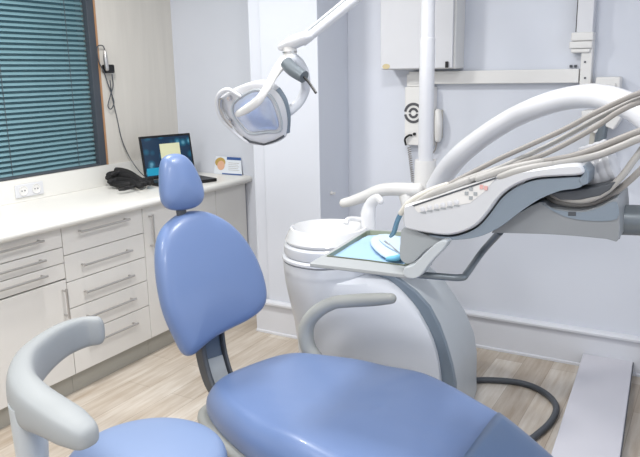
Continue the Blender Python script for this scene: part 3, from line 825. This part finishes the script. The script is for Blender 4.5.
ob('switch_lever', tube(B(), [at(304, 77, y=LY-.07), at(310, 84, y=LY-.08), at(316, 93, y=LY-.09)], .0045, n=8), 'black', lt, label='black switch lever')
# lamp head: shallow dish whose face looks down towards the chair and camera
LC = at(256, 115, y=LY)
ln = V((.12, -.92, -.36)).normalized()          # facing direction
lu = V((0, 0, 1)); lu = (lu-ln*lu.dot(ln)).normalized(); lr = ln.cross(lu)
if lr.x < 0: lr = -lr
def pix2lamp(px, py, w=0):
    d = at(px, py, y=LY)-CAM
    t = ((LC+ln*w)-CAM).dot(ln)/d.dot(ln); p = CAM+d*t-LC
    return (p.dot(lr), p.dot(lu))
def LM(a, b, w): return LC+lr*a+lu*b+ln*w
hd = [pix2lamp(*q) for q in ((219, 102), (224, 95), (238, 87), (256, 82), (268, 84), (278, 92), (285, 104), (288, 120), (286, 136), (278, 142), (264, 145.5), (248, 142.5), (238, 134), (230, 120))]
hdo = smooth_loop(hd, 56)
bm = cushion(B(), hdo, [(.05, -.075), (.02, -.06), (.004, -.03), (0, -.01), (.002, .004), (.008, .008)], LM, -.085, .006)
ob('lamp_housing', bm, 'white', lt)
gl = [pix2lamp(*q) for q in ((236, 112), (236, 104), (245, 96), (258, 91), (270, 97), (277, 112), (279, 127), (266, 129), (252, 130), (243, 122))]
bm = cushion(B(), smooth_loop(gl, 48), [(0, .0085), (0, .011), (.004, .0125)], LM, .0085, .014)
ob('lamp_lens', bm, 'lens', lt, label='pale blue lamp lens')
rim = [LM(a, b, .009) for a, b in smooth_loop([pix2lamp(*q) for q in ((234, 113), (234, 103), (244, 94), (258, 88.5), (272, 95), (280, 111), (282, 129), (267, 131), (251, 132.5), (241, 124))], 40)]
ob('lens_rim', tube(B(), rim+[rim[0]], .0045, n=8, smooth=False), 'silver2', lt)
hl_ = [(240, 96), (228, 89.5), (219, 95), (217.5, 106), (222, 119), (232, 130), (240, 137), (248, 143)]
ob('lamp_handle', tube(B(), [LM(*pix2lamp(a, b, .02), .02) for a, b in hl_], [.006, .008, .009, .009, .008, .007, .006, .005], n=12, round_ends=True), 'white', lt, label='white curved grab handle')
ob('lamp_handle_grip', tube(B(), [LM(*pix2lamp(a, b, .024), .024) for a, b in ((221, 99), (221, 108), (226, 119), (233, 127))], .0075, n=10), 'steel', lt)
for q in ((232, 96), (232, 119)): ob('screw_knob', tube(B(), [LM(*pix2lamp(*q), .012), LM(*pix2lamp(*q), .026)], .009, n=14, smooth=False), 'chrome', lt)
tr = [(276, 90), (283, 101), (286.5, 116), (286, 133)]
ob('side_trim', tube(B(), [LM(*pix2lamp(a, b, .0), -.01) for a, b in tr], .012, n=10), 'slate', lt, label='grey side trim')
lo_ = [(243, 137), (250, 141.5), (264, 144.5), (276, 140.5), (284, 136)]
ob('lower_trim', tube(B(), [LM(*pix2lamp(a, b, .01), .011) for a, b in lo_], .004, n=8, smooth=False), 'darkgrey', lt)

# ================================================================== DELIVERY ARM AND CONSOLE
dl = thing('delivery_unit', 'white arched delivery arm carrying the instrument console', 'delivery unit', (-.6, 1.9, 1.0))
ar = [(436, 188, 2.84, .046), (447, 170, 2.78, .045), (462, 153.5, 2.68, .042), (480, 139, 2.6, .039), (500, 125.5, 2.5, .037), (520, 114.5, 2.4, .036), (545, 104.5, 2.28, .035), (570, 98, 2.18, .034), (595, 96.5, 2.08, .034), (620, 102, 2.0, .034), (645, 116, 1.94, .034), (664, 140, 1.9, .035), (670, 175, 1.86, .036), (668, 205, 1.8, .036)]
ob('arch_arm', tube(B(), [at(a, b, y=c) for a, b, c, d in ar], [d for *_, d in ar], k=8, n=28), 'white', dl, label='thick white arched arm')
HYD = 1.70
ob('elbow_joint', cyl(B(), at(668, 196, y=1.8), at(668, 240, y=1.8), .05, n=28), 'white2', dl)
ob('carrier_tube', cyl(B(), at(612, 219.5, y=HYD+.08), at(668, 221, y=1.8), .037, n=28), 'slate2', dl, label='grey horizontal carrier tube')
def P3(l, y): return [at(a, b, y=y) for a, b in l]
def dense(px, k=4):
    P_ = [V((a, b, 0)) for a, b in px]; m = len(P_); o_ = []
    for i in range(m):
        a, b, c, d = P_[i-1], P_[i], P_[(i+1) % m], P_[(i+2) % m]
        for j in range(k):
            t = j/k; q = .5*((2*b)+(c-a)*t+(2*a-5*b+4*c-d)*t*t+(3*b-3*c+d-a)*t**3); o_.append((q.x, q.y))
    return o_
def slabify(name, px, y0, y1, m, bev=.01, par=dl, label=None, seg=3):
    f = P3(px, y0); return ob(name, prism(B(), f, [V((p.x, y1, p.z)) for p in f]), m, par, bevel=bev, seg=seg, label=label)
# slate knuckle
slabify('knuckle', dense([(540, 202), (552, 208), (580, 211), (600, 206), (612, 200), (618, 201), (619, 239), (606, 239), (575, 236), (540, 234), (500, 233), (492, 232), (510, 218)], 3), HYD-.03, HYD+.16, 'grey', .012, label='slate blue knuckle under the console')
slabify('knuckle_screw_plate', [(568, 212), (576, 212), (576, 216), (568, 216)], HYD-.034, HYD-.028, 'darkgrey', .001)
slabify('knuckle_pocket', dense([(541, 203.5), (556, 210), (582, 212.5), (600, 207.5), (611, 202.5), (617, 203), (617, 219), (592, 221), (564, 216.5)], 3), HYD-.033, HYD-.02, 'slate', .002, label='slate blue recessed pocket')
ob('end_ring', cyl(B(), at(617.5, 219.5, y=HYD+.06), at(619.5, 219.5, y=HYD+.06), .047, n=28), 'darkgrey', dl, label='dark end ring')
# console shell profile (white) and slate under-band
shell_px = [(403, 208), (408, 204), (430, 197), (460, 187.5), (498, 176.5), (520, 171), (548, 166.5), (575, 164), (583, 167.5), (584, 173), (578, 176), (560, 177), (535, 179), (515, 186), (500, 197), (488, 213), (476, 226), (462, 233), (447, 236), (428, 234), (408, 230), (403, 226)]
Y0, Y1 = 1.62, 1.86
f = P3(dense(shell_px), Y0+.0)
def shrink(l, d):
    q = inset([(p.x, p.z) for p in l], d); return [V((a, l[0].y, b)) for a, b in q]
fr_ = [V((p.x, Y0, p.z)) for p in shrink(f, .006)]
fm = [V((p.x, Y0+.016, p.z)) for p in f]
dn = [.006+.05*max(0, min(1, (570-q[0])/130)) if i < 38 else 0 for i, q in enumerate(dense(shell_px))]
bk = [V((p.x, Y1-.02, p.z-d)) for p, d in zip(f, dn)]; bk2 = [V((p.x, Y1, p.z-d)) for p, d in zip(shrink(f, .006), dn)]
mid_ = [V((p.x, Y0+.004, p.z)) for p in shrink(f, .002)]
ob('console_shell', rings(B(), [fr_, mid_, fm, bk, bk2]), 'console', dl, label='white console shell')
slabify('console_underband', dense([(428, 235), (450, 237), (464, 234), (478, 227), (490, 214), (502, 198), (517, 187), (536, 180), (560, 178), (578, 177), (583, 179), (582, 186), (574, 189), (560, 191), (540, 199), (520, 212), (500, 227), (478, 237), (450, 240)]), Y0+.012, Y1-.02, 'slate', .006, label='slate grey band under the console')
# panel on the console face
slabify('control_panel', [(415, 209), (418, 212.5), (470, 203), (484, 192), (496, 178), (470, 184.5), (414, 204)], Y0-.0015, Y0+.002, 'white2', .0, label='pale control panel with round buttons')
slabify('panel_line', [(412, 205.5), (414, 206.5), (497, 178.5), (496, 177)], Y0-.003, Y0-.0016, 'darkgrey', 0)
for i in range(6):
    c = at(422.8+i*6.7, 209.3-i*1.4, y=Y0-.002)
    ob('button', rings(B(), [[V((c.x+r*math.cos(a), yy, c.z+r*math.sin(a))) for a in [2*math.pi*q/18 for q in range(18)]] for r, yy in ((.0066, Y0-.0016), (.0066, Y0-.003), (.0046, Y0-.0042))]), 'white', dl)
bm = B()
for i in range(6):
    c = at(422.8+i*6.7, 212.6-i*1.4, y=Y0-.002); box(bm, c.x-.006, c.x+.008, Y0-.003, Y0-.0017, c.z-.0016, c.z+.0016)
ob('button_marks', bm, 'silver', dl, smooth=False)
c = at(471, 193.5, y=Y0-.002); bm = B()
for dx, dz in ((.011, 0), (-.011, 0), (0, .011), (0, -.011)):
    box(bm, c.x+dx-.0042, c.x+dx+.0042, Y0-.004, Y0-.0017, c.z+dz-.0042, c.z+dz+.0042)
ob('arrow_buttons', bm, 'silver', dl, smooth=False, label='grey cross of arrow buttons')
c = at(484, 187.5, y=Y0-.002); bm = B()
box(bm, c.x-.01, c.x-.002, Y0-.004, Y0-.0017, c.z-.004, c.z+.006); box(bm, c.x+.001, c.x+.009, Y0-.004, Y0-.0017, c.z-.006, c.z+.004)
ob('red_indicator', bm, 'red', dl, smooth=False, label='small red indicator marks')
# ribbed holder drum at the right of the console
d0, d1 = at(585, 170.5, y=1.77), at(615, 161, y=1.77)
dd = (d1-d0).normalized()
bm = B(); rr_ = []; pp = []
for i in range(65):
    t = i/64; r = .056+.0016*abs(math.sin(t*math.pi*4))
    if i < 4 or i > 60: r -= .002*(abs(i-32)-28)
    pp.append(d0.lerp(d1, t)); rr_.append(r)
tube(bm, pp, rr_, n=28, smooth=False)
ob('ribbed_drum', bm, 'white', dl, label='off-white ribbed drum')
slabify('drum_gap', [(581, 166), (584, 166), (589, 172), (588, 184), (582, 186), (578, 180), (583, 174)], Y0+.01, Y1-.03, 'slate', .003)
slabify('console_cavity_shade', [(548, 193), (575, 190), (600, 186), (617, 181), (610, 190), (600, 196), (580, 200), (560, 200)], 1.66, 1.84, 'darkgrey', .004, label='dark slab standing in for shade under the console')  # dark grey slab stands in for the shaded cavity below the console
# front lobe below console towards the tray
slabify('front_lobe', dense([(404, 227), (428, 235.5), (452, 238), (441, 242.5), (426, 250), (414, 262), (406, 263.5), (400, 258), (400, 244)], 3), 1.645, 1.78, 'silver', .014, label='grey curved lobe under the console')
# tray holder
TZ = 1.03
def T(px, py, z=TZ): return at(px, py, z=z)
slabify('tray_handle', dense([(447, 241), (444, 248), (430, 263), (421, 275), (413, 279), (404, 276), (404, 268), (413, 265), (426, 252), (438, 242)], 3), 1.60, 1.64, 'silver2', .01, label='pale grey handle joining the tray')
ob('support_rod', tube(B(), [T(404, 273.5, 1.02), T(440, 276.5, 1.02), T(461, 277.5, 1.02), T(467, 273, 1.025), T(482, 252, 1.05), at(500, 232, y=1.74)], .0095, n=12, k=5), 'slate2', dl, label='slate bent support rod')
# tray frame
out_ = [T(*q) for q in ((309.5, 263), (338, 246.5), (362, 231), (369, 229), (410, 231.5), (440, 234), (432, 261), (422, 272), (412, 275), (360, 268.8))]
inn = [T(*q) for q in ((326, 257.5), (345, 246), (366, 232.5), (370, 231.7), (408, 234), (424, 236), (418, 255), (411, 266), (404, 267), (366, 262))]
bm = B()
def loopv(l, dz): return [bm.verts.new(p+V((0, 0, dz))) for p in l]
A1, A2, A3, A4, A5 = loopv(out_, -.012), loopv(out_, .0), loopv(inn, .004), loopv(inn, -.008), loopv(inn, -.012)
n = len(out_)
for X_, Y_ in ((A1, A2), (A2, A3), (A3, A4), (A4, A5), (A5, A1)):
    for i in range(n): j = (i+1) % n; bm.faces.new((X_[i], X_[j], Y_[j], Y_[i]))
ob('tray_frame', bm, 'armgrey', dl, bevel=.003, label='pale grey tray frame')
# steel tray, paper, mask
def scaleloop(l, s, z):
    c = sum(l, V((0, 0, 0)))/len(l); return [V((c.x+(p.x-c.x)*s, c.y+(p.y-c.y)*s, z)) for p in l]
bm = rings(B(), [scaleloop(inn, .975, TZ-.010), scaleloop(inn, .985, TZ+.006), scaleloop(inn, .965, TZ+.006), scaleloop(inn, .94, TZ-.0085)])
tag(ob('instrument_tray', bm, 'traymetal', smooth=False), 'shallow steel instrument tray lined with blue paper', 'tray')
pp = [T(a, b, TZ-.006) for a, b in ((331, 257.5), (349, 246), (368, 236), (390, 235), (409, 238), (412, 252), (404, 265), (366, 261))]
bm = B(); 
rings(bm, [pp, [p+V((0, 0, .0015)) for p in pp]])
bmesh.ops.triangulate(bm, faces=bm.faces[:]); bmesh.ops.subdivide_edges(bm, edges=bm.edges[:], cuts=2)
for v in bm.verts: v.co.z += .002*math.sin(v.co.x*60)*math.cos(v.co.y*50)
tag(ob('paper_liner', bm, 'paper'), 'light blue paper sheet lining the tray', 'paper')
# folded face mask
mk_ = thing('face_mask', 'folded pale blue face mask lying on the tray paper', 'face mask', tuple(T(388, 250, TZ)))
mp_ = [(366, 241), (378, 234.5), (394, 235.5), (407, 241), (410, 255), (402, 263), (388, 263), (374, 252)]
b0 = [T(a, b, TZ+.002) for a, b in mp_]
bm = B(); cc = sum(b0, V((0, 0, 0)))/len(b0)
rings(bm, [b0, [p+V((0, 0, .006)) for p in b0], [cc+(p-cc)*.75+V((0, 0, .012)) for p in b0], [cc+(p-cc)*.3+V((0, 0, .016)) for p in b0]])
ob('mask_body', bm, 'mask', mk_, subd=1)
for i in range(3):
    ob('pleat', tube(B(), [T(380+i*5, 240+i*1.5, TZ+.018), T(388+i*4, 246+i*1.4, TZ+.021), T(400+i*2, 253+i, TZ+.016)], .0035, n=8), ('mask', 'steel', 'mask')[i], mk_)
ob('blue_fold', tube(B(), [T(388, 259, TZ+.01), T(397, 258, TZ+.014), T(405, 254, TZ+.012)], [.007, .009, .006], n=10, round_ends=True), 'maskblue', mk_, label='bright blue fold')

# ================================================================== HANDPIECES AND HOSES
def hp_(label, tip, body, hose, cols=('cream', 'hose'), r=.0065, rb=.011):
    t = thing('dental_handpiece', label, 'handpiece', tuple(at(*body[0][:2], y=body[0][2])), 'handpieces lying on the console')
    bpts = [at(a, b, y=c) for a, b, c in body]
    ob('handpiece_body', tube(B(), bpts, [rb*.7]+[rb]*(len(body)-2)+[rb*.85], n=14, round_ends=True), cols[0], t)
    if tip: ob('tip', tube(B(), [at(a, b, y=c) for a, b, c in tip], [.004]+[.007]*(len(tip)-1), n=10), 'bluesteel', t, label='blue steel syringe tip')
    ob('hose', tube(B(), [bpts[-1]]+[at(a, b, y=c) for a, b, c in hose+[(712, 112, 1.80), (700, 160, 1.84), (672, 200, 1.80)]], r, n=12, k=7), cols[1], t)
hp_('cream syringe handpiece with blue steel tip hanging over the tray', [(390, 237, 1.68), (394, 232, 1.68), (397, 222, 1.66), (401, 213, 1.64)], [(401, 213, 1.64), (411, 202.5, 1.645), (429, 192.5, 1.65), (447, 185.5, 1.66)],
    [(473, 172, 1.69), (500, 158.5, 1.71), (532, 144, 1.72), (565, 129, 1.72), (602, 109.5, 1.72), (645, 91.5, 1.72), (700, 82, 1.75)])
hp_('second grey-beige handpiece hose, just below the uppermost hose', None, [(416, 203.5, 1.635), (434, 194, 1.635), (452, 187.5, 1.64), (468, 181, 1.65)],
    [(490, 172, 1.67), (515, 161, 1.71), (550, 144.5, 1.76), (578, 129.5, 1.75), (610, 112, 1.75), (645, 97, 1.75), (700, 88, 1.78)], ('hose2', 'hose2'))
hp_('third handpiece with grey hose, lowest of the upper bunch', None, [(444, 189, 1.665), (462, 182.5, 1.67), (480, 176, 1.68), (500, 169, 1.69)],
    [(522, 162, 1.71), (545, 154, 1.71), (572, 140.5, 1.71), (598, 125.5, 1.71), (620, 111, 1.71), (645, 101, 1.72), (700, 92, 1.76)], ('hose2', 'hose'))
hp_('handpiece whose hose crosses the ribbed drum, upper of the lower pair', None, [(478, 179, 1.64), (500, 172, 1.65), (522, 166.5, 1.655), (542, 162, 1.66)],
    [(570, 157, 1.68), (595, 149, 1.69), (620, 139, 1.69), (645, 130, 1.69), (700, 116, 1.72)], ('hose2', 'hose'), r=.0085)
hp_('handpiece whose hose crosses the ribbed drum, lower of the lower pair', None, [(500, 177, 1.625), (515, 172.5, 1.63), (535, 168, 1.635), (552, 165, 1.64)],
    [(578, 160, 1.66), (600, 154.5, 1.67), (622, 146, 1.67), (645, 137, 1.67), (700, 124, 1.70)], ('hose2', 'hose2'), r=.0085)
for i, (q, m_, lb) in enumerate((([(546, 191, 1.72), (562, 198, 1.68), (585, 200, 1.67), (605, 192, 1.67), (622, 176, 1.67), (634, 160, 1.68), (650, 140, 1.70), (672, 120, 1.72)], 'hose2', 'pale supply hose looping under the console, inner of the pair'),
                             ([(544, 195, 1.74), (560, 202, 1.70), (588, 204, 1.70), (612, 194, 1.70), (630, 180, 1.70), (645, 166, 1.71), (668, 145, 1.73)], 'hose', 'grey supply hose looping under the console, outer of the pair'))):
    tag(ob('supply_hose', tube(B(), [at(a, b, y=c) for a, b, c in q+[(676, 150, 1.80), (669, 190, 1.80)]], .0078, n=12, k=7), m_), lb, 'hose', 'supply hoses under the console')

# ================================================================== FLOOR ITEMS
fh = [(462, 386), (475, 380.5), (500, 380.5), (525, 384), (545, 393), (556, 406), (552, 420), (538, 434), (520, 446), (500, 452)]
tag(ob('floor_hose', tube(B(), [at(a, b, z=.0155) for a, b in fh], .015, n=14, k=7), 'darkgrey'), 'dark grey hose curving over the floor from the unit', 'hose')
pz_ = .075
q1, q2, q3, q4 = [at(*q, z=pz_) for q in ((583, 353.5), (633, 361), (620, 457), (550, 457))]
q3 = q2+(q3-q2)*(2.3/(q2.y-q3.y)); q4 = q1+(q4-q1)*(2.3/(q1.y-q4.y))
pf = thing('floor_platform', 'low white oblong floor box at the bottom right', 'floor box', ((q1.x+q2.x)/2, 2.6, 0))
top_ = [q1, q4, q3, q2]; cc = sum(top_, V((0, 0, 0)))/4
def lvl(z, g=0): return [V((p.x+(g if p in (q2, q3) else 0), p.y, z)) for p in top_]
ob('cover', rings(B(), [lvl(.022), lvl(pz_)]), 'platform', pf, bevel=.004)
ob('dark_foot', rings(B(), [lvl(.0005, -.004), lvl(.021, -.004)]), 'darkgrey', pf, smooth=False)
ob('side_strip', rings(B(), [[V((p.x+dx, p.y, z)) for p, dx in ((q2, .0005), (q3, .0005), (q3, .004), (q2, .004))] for z in (.022, pz_-.004)]), 'darkgrey', pf, smooth=False, label='dark side strip')

# ================================================================== LIGHTS
def area(name, loc, rot, sx, sy, w, col=(1, 1, 1)):
    l = bpy.data.lights.new(name, 'AREA'); l.shape = 'RECTANGLE'; l.size = sx; l.size_y = sy; l.energy = w; l.color = col
    o = bpy.data.objects.new(name, l); COL.objects.link(o); o.location = loc; o.rotation_euler = [math.radians(a) for a in rot]; return o
area('ceiling_panel_light', (-2.3, 2.1, 2.57), (0, 0, 0), .22, .22, 25, (1, .985, .96))
area('ceiling_panel_light', (-.95, 1.85, 2.57), (0, 0, 0), .35, .35, 18, (1, .99, .98))
area('ceiling_panel_light', (-2.0, .2, 2.57), (0, 0, 0), .6, .6, 25, (1, .985, .96))
area('ceiling_panel_light', (-.2, .0, 2.57), (0, 0, 0), .6, .6, 25, (1, .99, .98))
area('fill_light', (1.42, 1.6, 1.5), (0, 90, 0), 1.6, 1.8, 12, (.76, .86, 1))  # added bluish fill from the right, no doorway is modelled
area('fill_light', (-.4, -1.2, 1.5), (90, 0, 0), 2.4, 1.8, 7, (.93, .97, 1))  # added soft fill from behind the camera, no doorway here either
w = bpy.data.worlds.new('world'); S.world = w; w.use_nodes = True
bg = w.node_tree.nodes['Background']; bg.inputs[0].default_value = (.05, .085, .105, 1); bg.inputs[1].default_value = 1
S.view_settings.view_transform = 'Standard'; S.view_settings.look = 'None'; S.view_settings.gamma = 1
S.view_settings.use_curve_mapping = False; S.view_settings.exposure = .2
